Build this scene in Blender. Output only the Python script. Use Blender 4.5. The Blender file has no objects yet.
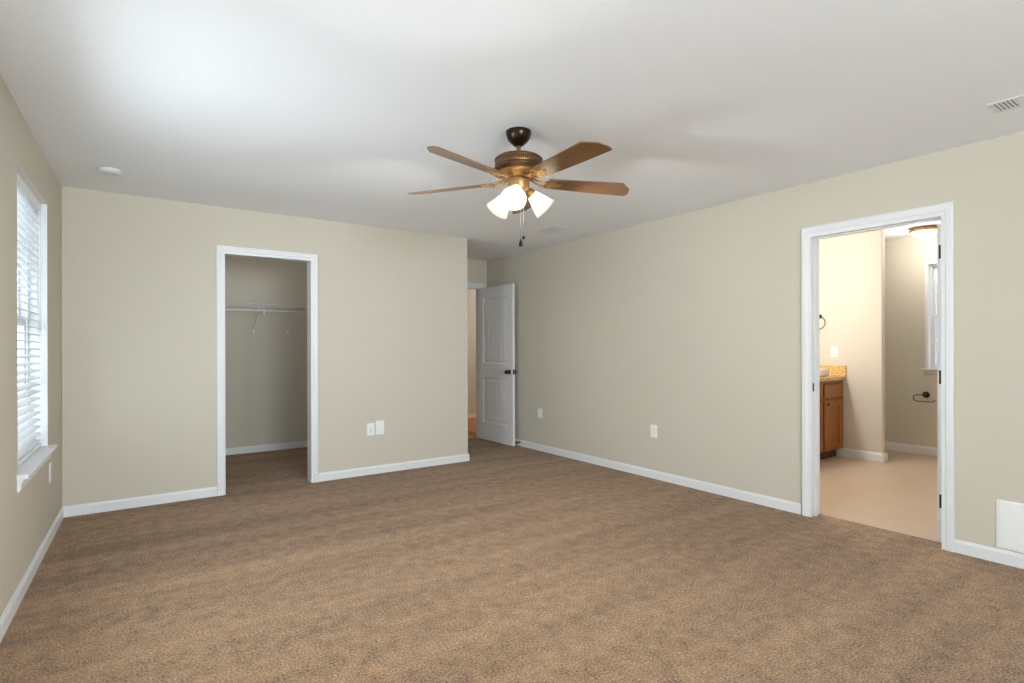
import bpy, bmesh, math, random
from mathutils import Vector, Matrix
random.seed(7)
S = bpy.context.scene
COL = S.collection
PI = math.pi

# ------------------------------------------------------------------ camera
FPX, YAW, ROLL, HORIZON, EYE = 550.12, 0.6152, -0.0027, 347.98, 1.2383
cam = bpy.data.objects.new('camera', bpy.data.cameras.new('camera'))
COL.objects.link(cam)
cam.data.sensor_width = 36.0
cam.data.lens = FPX * 36.0 / 1024.0
cam.data.shift_y = (HORIZON - 341.5) / 1024.0
cam.data.clip_start = 0.02
fw = Vector((math.sin(YAW), math.cos(YAW), 0))
r0 = Vector((math.cos(YAW), -math.sin(YAW), 0))
u0 = Vector((0, 0, 1))
rr = r0 * math.cos(ROLL) + u0 * math.sin(ROLL)
uu = -r0 * math.sin(ROLL) + u0 * math.cos(ROLL)
m = Matrix((rr, uu, -fw)).transposed().to_4x4()
m.translation = (0, 0, EYE)
cam.matrix_world = m
S.camera = cam

# ------------------------------------------------------------------ world, exposure
SKY, SUNE = 1.7, 8.0
w = bpy.data.worlds.new('sky'); S.world = w
w.use_nodes = True
nt = w.node_tree; nt.nodes.clear()
out = nt.nodes.new('ShaderNodeOutputWorld')
bg = nt.nodes.new('ShaderNodeBackground')
tc = nt.nodes.new('ShaderNodeTexCoord')
sx = nt.nodes.new('ShaderNodeSeparateXYZ')
nt.links.new(tc.outputs['Generated'], sx.inputs[0])
mr = nt.nodes.new('ShaderNodeMapRange')
mr.inputs['From Min'].default_value = 0.2; mr.inputs['From Max'].default_value = -0.9
mr.inputs['To Min'].default_value = SKY; mr.inputs['To Max'].default_value = SKY
nt.links.new(sx.outputs['Y'], mr.inputs['Value'])
bg.inputs['Color'].default_value = (0.80, 0.91, 1.0, 1)
nt.links.new(mr.outputs[0], bg.inputs['Strength'])
nt.links.new(bg.outputs[0], out.inputs[0])

S.view_settings.view_transform = 'Standard'
S.view_settings.look = 'None'
S.view_settings.exposure = 0.62
S.view_settings.gamma = 1.0
S.view_settings.use_curve_mapping = False
S.cycles.use_denoising = True
S.cycles.max_bounces = 14
S.cycles.diffuse_bounces = 8
S.cycles.glossy_bounces = 4
S.cycles.transparent_max_bounces = 16
S.cycles.caustics_reflective = False
S.cycles.caustics_refractive = False
S.cycles.sample_clamp_indirect = 6.0

# ------------------------------------------------------------------ daylight lamps added outside unseen windows (portals only guide the sky's own light)
def portal(loc, size, rot):
    d = bpy.data.lights.new('window_portal', 'AREA'); d.shape = 'RECTANGLE'
    d.size, d.size_y = size
    d.cycles.is_portal = True
    o = bpy.data.objects.new('window_portal', d); COL.objects.link(o)
    o.location = loc; o.rotation_euler = rot
    return o

def added_daylight(loc, size, rot, power):  # area lamp added outside an unseen window to fill the room
    d = bpy.data.lights.new('window_daylight', 'AREA'); d.shape = 'RECTANGLE'
    d.size, d.size_y = size; d.energy = power; d.color = FILL_COL
    o = bpy.data.objects.new('window_daylight', d); COL.objects.link(o)
    o.location = loc; o.rotation_euler = rot
    return o
FILL_COL = (0.86, 0.94, 1.0)
FILL_P = (46.0, 3.0, 250.0)        # power of lamps added outside unseen windows: side far, side near, behind the camera

def point(name, loc, power, col, rad=0.03):
    d = bpy.data.lights.new(name, 'POINT'); d.energy = power; d.color = col; d.shadow_soft_size = rad
    o = bpy.data.objects.new(name, d); COL.objects.link(o); o.location = loc
    return o

WARM = (1.0, 0.985, 0.96)
FANP = 56.0
sun = bpy.data.objects.new('sun', bpy.data.lights.new('sun', 'SUN')); COL.objects.link(sun)
sun.data.energy = SUNE; sun.data.angle = math.radians(3.0); sun.data.color = (0.93, 0.97, 1.0)
sun.rotation_euler = (math.radians(35), 0, 0)      # from behind the camera's solid wall, so no sun patch indoors

# ------------------------------------------------------------------ materials
def pmat(name, col, rough=0.6, metal=0.0, spec=0.4, emit=None, es=0.0):
    mt = bpy.data.materials.new(name); mt.use_nodes = True
    b = mt.node_tree.nodes['Principled BSDF']
    b.inputs['Base Color'].default_value = (*col, 1)
    b.inputs['Roughness'].default_value = rough
    b.inputs['Metallic'].default_value = metal
    b.inputs['Specular IOR Level'].default_value = spec
    if emit:
        b.inputs['Emission Color'].default_value = (*emit, 1)
        b.inputs['Emission Strength'].default_value = es
    return mt

def nodes(mt): return mt.node_tree.nodes, mt.node_tree.links, mt.node_tree.nodes['Principled BSDF']

def add_noise(mt, c1, c2, scale, detail=3, bump=0.0, dist=0.002, stretch=(1, 1, 1), lo=0.3, hi=0.7):
    N, L, b = nodes(mt)
    t = N.new('ShaderNodeTexCoord'); mp = N.new('ShaderNodeMapping')
    mp.inputs['Scale'].default_value = stretch
    n = N.new('ShaderNodeTexNoise'); n.inputs['Scale'].default_value = scale; n.inputs['Detail'].default_value = detail
    cr = N.new('ShaderNodeValToRGB')
    cr.color_ramp.elements[0].position = lo; cr.color_ramp.elements[1].position = hi
    cr.color_ramp.elements[0].color = (*c1, 1); cr.color_ramp.elements[1].color = (*c2, 1)
    L.new(t.outputs['Object'], mp.inputs[0]); L.new(mp.outputs[0], n.inputs['Vector'])
    L.new(n.outputs['Fac'], cr.inputs[0]); L.new(cr.outputs[0], b.inputs['Base Color'])
    if bump:
        bp = N.new('ShaderNodeBump'); bp.inputs['Strength'].default_value = bump; bp.inputs['Distance'].default_value = dist
        L.new(n.outputs['Fac'], bp.inputs['Height']); L.new(bp.outputs[0], b.inputs['Normal'])
    return mt

def paint(name, col, bump=0.05):
    c = Vector(col)
    return add_noise(pmat(name, col, 0.85, spec=0.2), tuple(c * 0.985), tuple(c * 1.015), 160, 2, bump, 0.001)

M = {}
M['wall'] = paint('beige_wall_paint', (0.575, 0.537, 0.455))
M['bathwall'] = paint('bathroom_wall_paint', (0.62, 0.585, 0.51))
M['ceiling'] = paint("ceiling_paint", (0.855, 0.885, 0.93), 0.12)
M['trim'] = pmat('white_trim_paint', (0.73, 0.74, 0.76), 0.4)
M['vent_white'] = pmat('vent_enamel', (0.76, 0.77, 0.79), 0.6)
M['white'] = pmat('white_plastic', (0.82, 0.83, 0.83), 0.4)
M['door'] = pmat('white_door_paint', (0.74, 0.75, 0.785), 0.4)
M['slot'] = pmat('dark_slot', (0.05, 0.05, 0.05), 0.7)
M['bronze'] = pmat('dark_bronze', (0.035, 0.018, 0.012), 0.28, 0.75)
M['black'] = pmat('oil_rubbed_bronze', (0.022, 0.017, 0.015), 0.4, 0.5)
M['brass'] = pmat('antique_gold_bronze', (0.42, 0.24, 0.10), 0.42, 0.7)
M['wire'] = pmat('white_coated_wire', (0.75, 0.75, 0.76), 0.35)
M['steel'] = pmat('brushed_nickel', (0.6, 0.6, 0.6), 0.3, 1.0)
M['blind'] = pmat('blind_slat_vinyl', (0.86, 0.88, 0.90), 0.45)
M['porcelain'] = pmat('white_porcelain', (0.85, 0.86, 0.86), 0.15)
M['cherry'] = add_noise(pmat('cherry_wood', (0.2, 0.07, 0.02), 0.35), (0.245, 0.078, 0.010), (0.33, 0.118, 0.017), 9, 5, 0, 0, (3, 3, 0.5))
M['cherry_dark'] = pmat('dark_cherry_wood', (0.10, 0.032, 0.012), 0.4)
M['granite'] = add_noise(pmat('gold_granite', (0.6, 0.4, 0.15), 0.2), (0.36, 0.19, 0.06), (0.84, 0.60, 0.27), 85, 6, lo=0.36, hi=0.6)
M['blade'] = add_noise(pmat('walnut_blade', (0.1, 0.05, 0.02), 0.33, spec=0.5), (0.11, 0.044, 0.014), (0.20, 0.090, 0.030), 14, 5, 0, 0, (0.5, 6, 6))
M['lawn'] = add_noise(pmat('pale_concrete', (0.2, 0.3, 0.1), 0.9), (0.40, 0.41, 0.42), (0.50, 0.50, 0.50), 3, 5)  # ground tone chosen for the light it bounces indoors
M['orange'] = add_noise(pmat('hall_hardwood', (0.3, 0.13, 0.03), 0.35), (0.36, 0.12, 0.015), (0.46, 0.17, 0.025), 6, 4, 0, 0, (8, 1, 1))
M['siding'] = pmat('grey_siding', (0.34, 0.37, 0.40), 0.7)
M['darkpane'] = pmat('dark_window_pane', (0.05, 0.06, 0.07), 0.1)
M['shingle'] = pmat('grey_shingle', (0.15, 0.15, 0.16), 0.9)

def carpet():
    mt = pmat('tan_carpet', (0.4, 0.26, 0.16), 1.0, spec=0.05)
    N, L, b = nodes(mt)
    b.inputs['Sheen Weight'].default_value = 0.15
    b.inputs['Sheen Roughness'].default_value = 0.6
    t = N.new('ShaderNodeTexCoord')
    n1 = N.new('ShaderNodeTexNoise'); n1.inputs['Scale'].default_value = 105; n1.inputs['Detail'].default_value = 3; n1.inputs['Roughness'].default_value = 0.75
    L.new(t.outputs['Object'], n1.inputs['Vector'])
    # vacuum strokes running across the room: the pile opens and shows more dark roots
    n2 = N.new('ShaderNodeTexNoise'); n2.inputs['Scale'].default_value = 1.0; n2.inputs['Detail'].default_value = 4
    mp = N.new('ShaderNodeMapping'); mp.inputs['Rotation'].default_value = (0, 0, math.radians(2)); mp.inputs['Scale'].default_value = (0.35, 4.6, 1)
    L.new(t.outputs['Object'], mp.inputs[0]); L.new(mp.outputs[0], n2.inputs['Vector'])
    n3 = N.new('ShaderNodeTexNoise'); n3.inputs['Scale'].default_value = 14; n3.inputs['Detail'].default_value = 3
    L.new(t.outputs['Object'], n3.inputs['Vector'])
    a = N.new('ShaderNodeMath'); a.operation = 'ADD'
    L.new(n2.outputs['Fac'], a.inputs[0]); L.new(n3.outputs['Fac'], a.inputs[1])
    mr = N.new('ShaderNodeMapRange'); mr.inputs['From Min'].default_value = 0.7; mr.inputs['From Max'].default_value = 1.3
    mr.inputs['To Min'].default_value = -0.085; mr.inputs['To Max'].default_value = 0.070
    L.new(a.outputs[0], mr.inputs[0])
    ad = N.new('ShaderNodeMath'); ad.operation = 'ADD'
    L.new(n1.outputs['Fac'], ad.inputs[0]); L.new(mr.outputs[0], ad.inputs[1])
    cr = N.new('ShaderNodeValToRGB'); e = cr.color_ramp.elements
    e[0].position = 0.32; e[0].color = (0.048, 0.023, 0.009, 1)
    e[1].position = 0.70; e[1].color = (0.52, 0.315, 0.175, 1)
    k1 = e.new(0.44); k1.color = (0.21, 0.124, 0.064, 1)
    k2 = e.new(0.54); k2.color = (0.30, 0.182, 0.098, 1)
    L.new(ad.outputs[0], cr.inputs[0]); L.new(cr.outputs[0], b.inputs['Base Color'])
    bp = N.new('ShaderNodeBump'); bp.inputs['Strength'].default_value = 0.7; bp.inputs['Distance'].default_value = 0.008
    L.new(n1.outputs['Fac'], bp.inputs['Height']); L.new(bp.outputs[0], b.inputs['Normal'])
    return mt
M['carpet'] = carpet()

def tiles():
    mt = pmat('peach_floor_tile', (0.5, 0.35, 0.24), 0.35, spec=0.35)
    N, L, b = nodes(mt)
    t = N.new('ShaderNodeTexCoord')
    br = N.new('ShaderNodeTexBrick'); br.offset = 0.0
    br.inputs['Scale'].default_value = 1.0; br.inputs['Brick Width'].default_value = 0.42; br.inputs['Row Height'].default_value = 0.42
    br.inputs['Mortar Size'].default_value = 0.004
    br.inputs['Color1'].default_value = (0.49, 0.375, 0.275, 1); br.inputs['Color2'].default_value = (0.46, 0.35, 0.255, 1)
    br.inputs['Mortar'].default_value = (0.43, 0.31, 0.22, 1)
    L.new(t.outputs['Object'], br.inputs['Vector']); L.new(br.outputs['Color'], b.inputs['Base Color'])
    return mt
M['tile'] = tiles()

def glass(name='window_glass'):
    mt = bpy.data.materials.new(name); mt.use_nodes = True
    N = mt.node_tree.nodes; L = mt.node_tree.links; N.clear()
    o = N.new('ShaderNodeOutputMaterial'); mx = N.new('ShaderNodeMixShader')
    tr = N.new('ShaderNodeBsdfTransparent'); gl = N.new('ShaderNodeBsdfGlossy')
    tr.inputs[0].default_value = (0.96, 0.98, 0.98, 1); gl.inputs['Roughness'].default_value = 0.02
    mx.inputs[0].default_value = 0.06
    L.new(tr.outputs[0], mx.inputs[1]); L.new(gl.outputs[0], mx.inputs[2]); L.new(mx.outputs[0], o.inputs[0])
    return mt
M['glass'] = glass()

def frosted(name, es, col=(1.0, 0.86, 0.62)):
    mt = bpy.data.materials.new(name); mt.use_nodes = True
    N = mt.node_tree.nodes; L = mt.node_tree.links; N.clear()
    o = N.new('ShaderNodeOutputMaterial')
    df = N.new('ShaderNodeBsdfDiffuse'); df.inputs[0].default_value = (0.88, 0.86, 0.81, 1)
    tl = N.new('ShaderNodeBsdfTranslucent'); tl.inputs[0].default_value = (0.95, 0.92, 0.84, 1)
    mx = N.new('ShaderNodeMixShader'); mx.inputs[0].default_value = 0.5
    em = N.new('ShaderNodeEmission'); em.inputs[0].default_value = (*col, 1); em.inputs[1].default_value = es
    ad = N.new('ShaderNodeAddShader')
    L.new(df.outputs[0], mx.inputs[1]); L.new(tl.outputs[0], mx.inputs[2])
    L.new(mx.outputs[0], ad.inputs[0]); L.new(em.outputs[0], ad.inputs[1]); L.new(ad.outputs[0], o.inputs[0])
    return mt
M['shade'] = frosted('frosted_lamp_glass', 0.0)
M['dome'] = frosted('frosted_dome_glass', 0.7, (1.0, 0.82, 0.55))
M['bulb'] = pmat('lit_bulb', (1, 1, 1), 0.5, emit=(1.0, 0.85, 0.6), es=12)

def lattice():
    mt = pmat('pierced_bronze_band', (0.1, 0.05, 0.03), 0.4, 0.6)
    N, L, b = nodes(mt)
    t = N.new('ShaderNodeTexCoord'); s = N.new('ShaderNodeSeparateXYZ'); L.new(t.outputs['Object'], s.inputs[0])
    at = N.new('ShaderNodeMath'); at.operation = 'ARCTAN2'; L.new(s.outputs['Y'], at.inputs[0]); L.new(s.outputs['X'], at.inputs[1])
    cb = N.new('ShaderNodeCombineXYZ'); L.new(at.outputs[0], cb.inputs[0])
    z = N.new('ShaderNodeMath'); z.operation = 'MULTIPLY'; z.inputs[1].default_value = 7.6; L.new(s.outputs['Z'], z.inputs[0]); L.new(z.outputs[0], cb.inputs[1])
    mp = N.new('ShaderNodeMapping'); mp.inputs['Rotation'].default_value = (0, 0, PI / 4); mp.inputs['Scale'].default_value = (1, 1, 1)
    ck = N.new('ShaderNodeTexChecker'); ck.inputs['Scale'].default_value = 18
    ck.inputs['Color1'].default_value = (0.30, 0.16, 0.07, 1); ck.inputs['Color2'].default_value = (0.012, 0.008, 0.006, 1)
    L.new(cb.outputs[0], mp.inputs[0]); L.new(mp.outputs[0], ck.inputs[0]); L.new(ck.outputs['Color'], b.inputs['Base Color'])
    return mt
M['lattice'] = lattice()

_b = M['blade'].node_tree.nodes['Principled BSDF']
_b.inputs['Coat Weight'].default_value = 0.6; _b.inputs['Coat Roughness'].default_value = 0.22

# ------------------------------------------------------------------ mesh helpers
def nb(): return bmesh.new()

def bx(bm, x0, x1, y0, y1, z0, z1, mi=0):
    vs = [bm.verts.new(p) for p in ((x0,y0,z0),(x1,y0,z0),(x1,y1,z0),(x0,y1,z0),(x0,y0,z1),(x1,y0,z1),(x1,y1,z1),(x0,y1,z1))]
    for f in ((0,3,2,1),(4,5,6,7),(0,1,5,4),(1,2,6,5),(2,3,7,6),(3,0,4,7)):
        fc = bm.faces.new([vs[i] for i in f]); fc.material_index = mi
    return bm

def tube(bm, pts, r, seg=8, closed=False, r_list=None):
    pts = [Vector(p) for p in pts]; n = len(pts); rings = []
    prev = None
    for i, p in enumerate(pts):
        if closed: d = pts[(i + 1) % n] - pts[i - 1]
        else: d = pts[min(i + 1, n - 1)] - pts[max(i - 1, 0)]
        d.normalize()
        if prev is None:
            a = Vector((0, 0, 1)) if abs(d.z) < 0.9 else Vector((1, 0, 0))
            x = d.cross(a).normalized()
        else:
            x = (prev - d * prev.dot(d)).normalized()
        prev = x; y = d.cross(x)
        ri = r_list[i] if r_list else r
        rings.append([bm.verts.new(p + (x * math.cos(2 * PI * k / seg) + y * math.sin(2 * PI * k / seg)) * ri) for k in range(seg)])
    for i in range(n if closed else n - 1):
        A, B = rings[i], rings[(i + 1) % n]
        for k in range(seg):
            f = bm.faces.new((A[k], A[(k + 1) % seg], B[(k + 1) % seg], B[k])); f.smooth = True
    if not closed:
        bm.faces.new(rings[0][::-1]); bm.faces.new(rings[-1])
    return bm

def lathe(bm, prof, seg=40, mat=None, smooth=True):
    """prof: list of (r, z), revolved about local Z; mat: Matrix placed on it."""
    rings = []
    mat = mat or Matrix.Identity(4)
    for r, z in prof:
        if r < 1e-6: rings.append([bm.verts.new(mat @ Vector((0, 0, z)))])
        else: rings.append([bm.verts.new(mat @ Vector((r * math.cos(2 * PI * k / seg), r * math.sin(2 * PI * k / seg), z))) for k in range(seg)])
    for A, B in zip(rings, rings[1:]):
        for k in range(seg):
            a0, a1 = A[k % len(A)], A[(k + 1) % len(A)]; b0, b1 = B[k % len(B)], B[(k + 1) % len(B)]
            vs = []
            for v in (a0, a1, b1, b0):
                if v not in vs: vs.append(v)
            if len(vs) > 2:
                f = bm.faces.new(vs); f.smooth = smooth
    return bm

def prism(bm, poly, z0, z1, mat=None):
    mat = mat or Matrix.Identity(4)
    a = [bm.verts.new(mat @ Vector((x, y, z0))) for x, y in poly]
    b = [bm.verts.new(mat @ Vector((x, y, z1))) for x, y in poly]
    n = len(poly)
    bm.faces.new(a[::-1]); bm.faces.new(b)
    for i in range(n): bm.faces.new((a[i], a[(i + 1) % n], b[(i + 1) % n], b[i]))
    return bm

def sweep(bm, prof, p0, p1, nrm):
    """straight moulding: prof [(out, up)] swept from p0 to p1, 'out' along nrm."""
    p0, p1, nrm = Vector(p0), Vector(p1), Vector(nrm).normalized()
    a = [bm.verts.new(p0 + nrm * o + Vector((0, 0, u))) for o, u in prof]
    b = [bm.verts.new(p1 + nrm * o + Vector((0, 0, u))) for o, u in prof]
    n = len(prof); bm.faces.new(a[::-1]); bm.faces.new(b)
    for i in range(n): bm.faces.new((a[i], a[(i + 1) % n], b[(i + 1) % n], b[i]))
    return bm

def obj(name, bm, mats, parent=None, bevel=0, seg=2, loc=None, rotz=None):
    bmesh.ops.recalc_face_normals(bm, faces=bm.faces)
    me = bpy.data.meshes.new(name); bm.to_mesh(me); bm.free()
    for mm in (mats if isinstance(mats, (list, tuple)) else [mats]): me.materials.append(mm)
    o = bpy.data.objects.new(name, me); COL.objects.link(o)
    if parent: o.parent = parent
    if loc: o.location = loc
    if rotz is not None: o.rotation_euler = (0, 0, rotz)
    if bevel:
        b = o.modifiers.new('bevel', 'BEVEL'); b.width = bevel; b.segments = seg; b.limit_method = 'ANGLE'; b.angle_limit = math.radians(40)
    return o

def struct(name, bm, mats, parent=None, **k):
    o = obj(name, bm, mats, parent, **k)
    if not parent: o['kind'] = 'structure'
    return o

def empty(name, loc=(0, 0, 0), rotz=0):
    o = bpy.data.objects.new(name, None); COL.objects.link(o); o.location = loc; o.rotation_euler = (0, 0, rotz)
    o.empty_display_size = 0.05
    return o

def tag(o, label, cat, group=None):
    o['label'] = label; o['category'] = cat
    if group: o['group'] = group
    return o

def thing(name, label, cat, loc=(0, 0, 0), rotz=0, group=None):
    return tag(empty(name, loc, rotz), label, cat, group)

# ------------------------------------------------------------------ dimensions
H = 2.44
XL, XR, YB, SK = -0.3723, 4.1014, 5.2217, 0.0321
YF = -2.60                                   # wall behind the camera
XE = 3.092                                   # free end of the back wall
YN = 6.40                                    # wall with the entry door
ROT = -math.atan(SK)                         # the left wall runs slightly askew
BX = XR + 0.115
def lx(y): return XL + SK * (y - YB)
CW = 0.066                                   # casing width

# ------------------------------------------------------------------ floors and ceiling
struct('floor', bx(nb(), -0.95, 4.222, YF - 0.15, 7.3, -0.12, 0.0), M['carpet'])
struct('floor_bathroom', bx(nb(), 4.222, 8.0, 0.3, 3.9, -0.13, -0.012), M['tile'])
bm = nb(); bx(bm, 3.0, 7.2, 7.3, 8.6, -0.12, 0.0); bx(bm, 4.222, 7.2, 6.515, 7.3, -0.12, 0.0)
struct('floor_hall', bm, M['orange'])
struct('floor_hall_threshold', bx(nb(), 3.1, 4.0, 6.515, 7.3, -0.02, 0.002), M['orange'])
HB = 2.54                                    # the bathroom ceiling is a little higher
bm = nb(); bx(bm, -0.95, BX, YF - 0.15, 8.6, H, H + 0.12); bx(bm, BX, 8.0, 3.9, 8.6, H, H + 0.12)
struct('ceiling', bm, M['ceiling'])
struct('ceiling_bathroom', bx(nb(), BX, 8.0, 0.2, 3.9, HB, HB + 0.12), M['ceiling'])

# ------------------------------------------------------------------ walls
# left wall in its own frame: origin at the back left corner, +x into the room, +y along the wall
WY0, WY1, WZ0, WZ1 = 3.605 - YB, 4.565 - YB, 0.625, 2.16
def left(name, bm, mats, parent=None, **k):
    if parent: return obj(name, bm, mats, parent, **k)
    return struct(name, bm, mats, loc=(XL, YB, 0), rotz=ROT, **k)
bm = nb()
# two more windows added on the same wall, out of view, for fill light
SIDE = [(2.15 - YB, 3.15 - YB), (0.90 - YB, 1.50 - YB)]
SZ0, SZ1 = 0.75, 1.85
bx(bm, -0.16, 0, -8.0, SIDE[1][0], 0, H); bx(bm, -0.16, 0, SIDE[1][1], SIDE[0][0], 0, H); bx(bm, -0.16, 0, SIDE[0][1], WY0, 0, H); bx(bm, -0.16, 0, WY1, 2.1, 0, H)
for a, b in SIDE:
    bx(bm, -0.16, 0, a, b, 0, SZ0); bx(bm, -0.16, 0, a, b, SZ1, H)
bx(bm, -0.16, 0, WY0, WY1, 0, WZ0); bx(bm, -0.16, 0, WY0, WY1, WZ1, H)
left('wall_left', bm, M['wall'])

CX0, CX1, CZ = 0.706, 1.413, 2.045           # closet opening
bm = nb()
bx(bm, -0.37, CX0 - 0.02, YB, YB + 0.115, 0, H); bx(bm, CX1 + 0.02, XE, YB, YB + 0.115, 0, H)
bx(bm, CX0 - 0.02, CX1 + 0.02, YB, YB + 0.115, CZ + 0.02, H)
struct('wall_back', bm, M['wall'])

BY0, BY1, BZ = 1.235, 2.016, 2.038            # bathroom opening in the right wall
BX = XR + 0.115
bm = nb()
bx(bm, XR, BX, YF, BY0 - 0.02, 0, H); bx(bm, XR, BX, BY1 + 0.02, YN, 0, H)
bx(bm, XR, BX, BY0 - 0.02, BY1 + 0.02, BZ + 0.02, H)
bx(bm, XR + 0.02, BX, 0.3, 3.9, H, HB)
struct('wall_right', bm, M['wall'])

# wall behind the camera
FX0, FX1, FZ0, FZ1 = -0.35, 1.7, 0.9, 2.15  # opening for the window added behind the camera
bm = nb()
bx(bm, -0.80, FX0, YF - 0.15, YF, 0, H); bx(bm, FX1, BX, YF - 0.15, YF, 0, H)
bx(bm, FX0, FX1, YF - 0.15, YF, 0, FZ0); bx(bm, FX0, FX1, YF - 0.15, YF, FZ1, H)
struct('wall_front', bm, M['wall'])

# entry nook: closet side return, wall with the door
EX0, EX1, EZ = 3.215, 3.995, 2.055
bm = nb()
bx(bm, XE - 0.115, XE, YB + 0.115, YN + 0.115, 0, H)
struct('wall_nook_left', bm, M['wall'])
bm = nb()
bx(bm, XE, EX0 - 0.02, YN, YN + 0.115, 0, H); bx(bm, EX1 + 0.02, BX, YN, YN + 0.115, 0, H)
bx(bm, EX0 - 0.02, EX1 + 0.02, YN, YN + 0.115, EZ + 0.02, H)
struct('wall_nook', bm, M['wall'])

# closet
bm = nb(); bx(bm, -0.6, XE - 0.115, 7.153, 7.27, 0, H)
struct('wall_closet_back', bm, M['wall'])
struct('wall_closet_right', bx(nb(), 2.45, 2.55, YB + 0.115, 7.153, 0, H), M['wall'])

# hall beyond the door
struct('wall_hall_back', bx(nb(), 3.0, 7.2, 8.37, 8.5, 0, H), M['bathwall'])
struct('wall_hall_left', bx(nb(), 2.95, 3.06, 7.27, 8.37, 0, H), M['wall'])
struct('wall_hall_right', bx(nb(), 7.1, 7.2, 3.85, 8.37, 0, H), M['wall'])

# bathroom
PX0, PX1, PY = 6.72, 6.80, 2.553             # partition beside the vanity
WB = 7.58
QY0, QY1, QZ0, QZ1 = 1.55, 2.41, 0.99, 2.19  # bathroom window
bm = nb()
bx(bm, WB, WB + 0.14, 0.3, QY0, -0.013, HB); bx(bm, WB, WB + 0.14, QY1, 3.9, -0.013, HB)
bx(bm, WB, WB + 0.14, QY0, QY1, -0.013, QZ0); bx(bm, WB, WB + 0.14, QY0, QY1, QZ1, HB)
struct('wall_bathroom_window', bm, M['bathwall'])
struct('wall_bathroom_partition', bx(nb(), PX0, PX1, PY, 3.53, -0.013, HB), M['bathwall'], bevel=0.012)
struct('wall_bathroom_back', bx(nb(), BX, WB, 3.53, 3.65, -0.013, HB), M['bathwall'])
struct('wall_bathroom_front', bx(nb(), BX, WB, 0.35, 0.47, -0.013, HB), M['bathwall'])

# ------------------------------------------------------------------ baseboards
BT, BH = 0.013, 0.078
PR = [(0, 0), (BT, 0), (BT, BH - 0.016), (BT * 0.55, BH - 0.006), (BT * 0.45, BH), (0, BH)]
def base(name, segs, frame=None, z=0):
    bm = nb()
    for p0, p1, n in segs: sweep(bm, PR, (*p0, z), (*p1, z), (*n, 0))
    if frame: return left(name, bm, M['trim'])
    return struct(name, bm, M['trim'])
base('baseboard_left', [((0, -7.78), (0, 0), (1, 0))], frame=1)
base('baseboard_back', [((XL, YB), (CX0 - CW, YB), (0, -1)), ((CX1 + CW, YB), (XE + BT, YB), (0, -1)), ((XE, YB), (XE, YN), (1, 0))])
base('baseboard_right', [((XR, BY1 + 0.075), (XR, YN), (-1, 0)), ((XR, YF), (XR, BY0 - 0.062), (-1, 0))])
base('baseboard_front', [((-0.60, YF), (XR, YF), (0, 1))])
base('baseboard_closet', [((-0.34, 7.153), (2.45, 7.153), (0, -1)), ((2.45, YB + 0.115), (2.45, 7.153), (-1, 0))])
base('baseboard_hall', [((3.06, 8.37), (7.1, 8.37), (0, -1))])
PR = [(0, 0), (0.015, 0), (0.015, 0.078), (0.008, 0.09), (0.006, 0.098), (0, 0.098)]
base('baseboard_bathroom', [((WB, 0.47), (WB, 3.53), (-1, 0)),
     ((PX0, 3.03), (PX0, PY), (-1, 0)), ((PX0 - 0.015, PY), (PX1 + 0.015, PY), (0, -1)), ((PX1, PY), (PX1, 3.53), (1, 0)),
     ((PX1, 3.53), (WB, 3.53), (0, -1))], z=-0.012)

# ------------------------------------------------------------------ door casings
def casing(name, frm, a0, a1, top, side, cw0, cw1, cwt, bottom=0.0):
    """frm(a, n, z): point from along-wall a, out-of-wall n; colonial profile stepped in thickness."""
    bm = nb()
    prof = [(0.0, 0.010), (0.012, 0.012), (0.35, 0.013), (0.42, 0.018), (0.9, 0.019), (1.0, 0.014)]
    # three mitred members swept as quads between inner and outer outlines
    def ring(t, n):
        return [frm(a0 - cw0 * t, n, bottom), frm(a0 - cw0 * t, n, top + cwt * t), frm(a1 + cw1 * t, n, top + cwt * t), frm(a1 + cw1 * t, n, bottom)]
    rings = [[bm.verts.new(p) for p in ring(0, 0)]]
    for t, n in prof: rings.append([bm.verts.new(p) for p in ring(t, n)])
    rings.append([bm.verts.new(p) for p in ring(1.0, 0)])
    for A, B in zip(rings, rings[1:]):
        for i in range(3): bm.faces.new((A[i], A[i + 1], B[i + 1], B[i]))
    A = [r[0] for r in rings]; bm.faces.new(A)
    B = [r[3] for r in rings]; bm.faces.new(B[::-1])
    return struct(name, bm, M['trim'])
casing('trim_1', lambda a, n, z: (a, YB - n, z), CX0, CX1, CZ, -1, CW, CW, CW)
casing('trim_2', lambda a, n, z: (XR - n, a, z), BY0, BY1, BZ, -1, 0.062, 0.067, 0.077)
casing('trim_3', lambda a, n, z: (a, YN - n, z), EX0, EX1, EZ, -1, CW, 0.08, CW)
# jambs with door stops
bm = nb()
bx(bm, CX0 - 0.02, CX0, YB - 0.002, YB + 0.117, 0, CZ + 0.02); bx(bm, CX1, CX1 + 0.02, YB - 0.002, YB + 0.117, 0, CZ + 0.02)
bx(bm, CX0, CX1, YB - 0.002, YB + 0.117, CZ, CZ + 0.02)
struct('trim_4', bm, M['trim'])
bm = nb()
bx(bm, XR - 0.002, BX + 0.002, BY0 - 0.02, BY0, 0, BZ + 0.02); bx(bm, XR - 0.002, BX + 0.002, BY1, BY1 + 0.02, 0, BZ + 0.02)
bx(bm, XR - 0.002, BX + 0.002, BY0, BY1, BZ, BZ + 0.02)
bx(bm, XR + 0.03, XR + 0.065, BY1 - 0.010, BY1, 0, BZ); bx(bm, XR + 0.03, XR + 0.065, BY0, BY0 + 0.01, 0, BZ); bx(bm, XR + 0.03, XR + 0.065, BY0, BY1, BZ - 0.01, BZ)
struct('trim_5', bm, M['trim'], bevel=0.002)
bm = nb()
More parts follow.
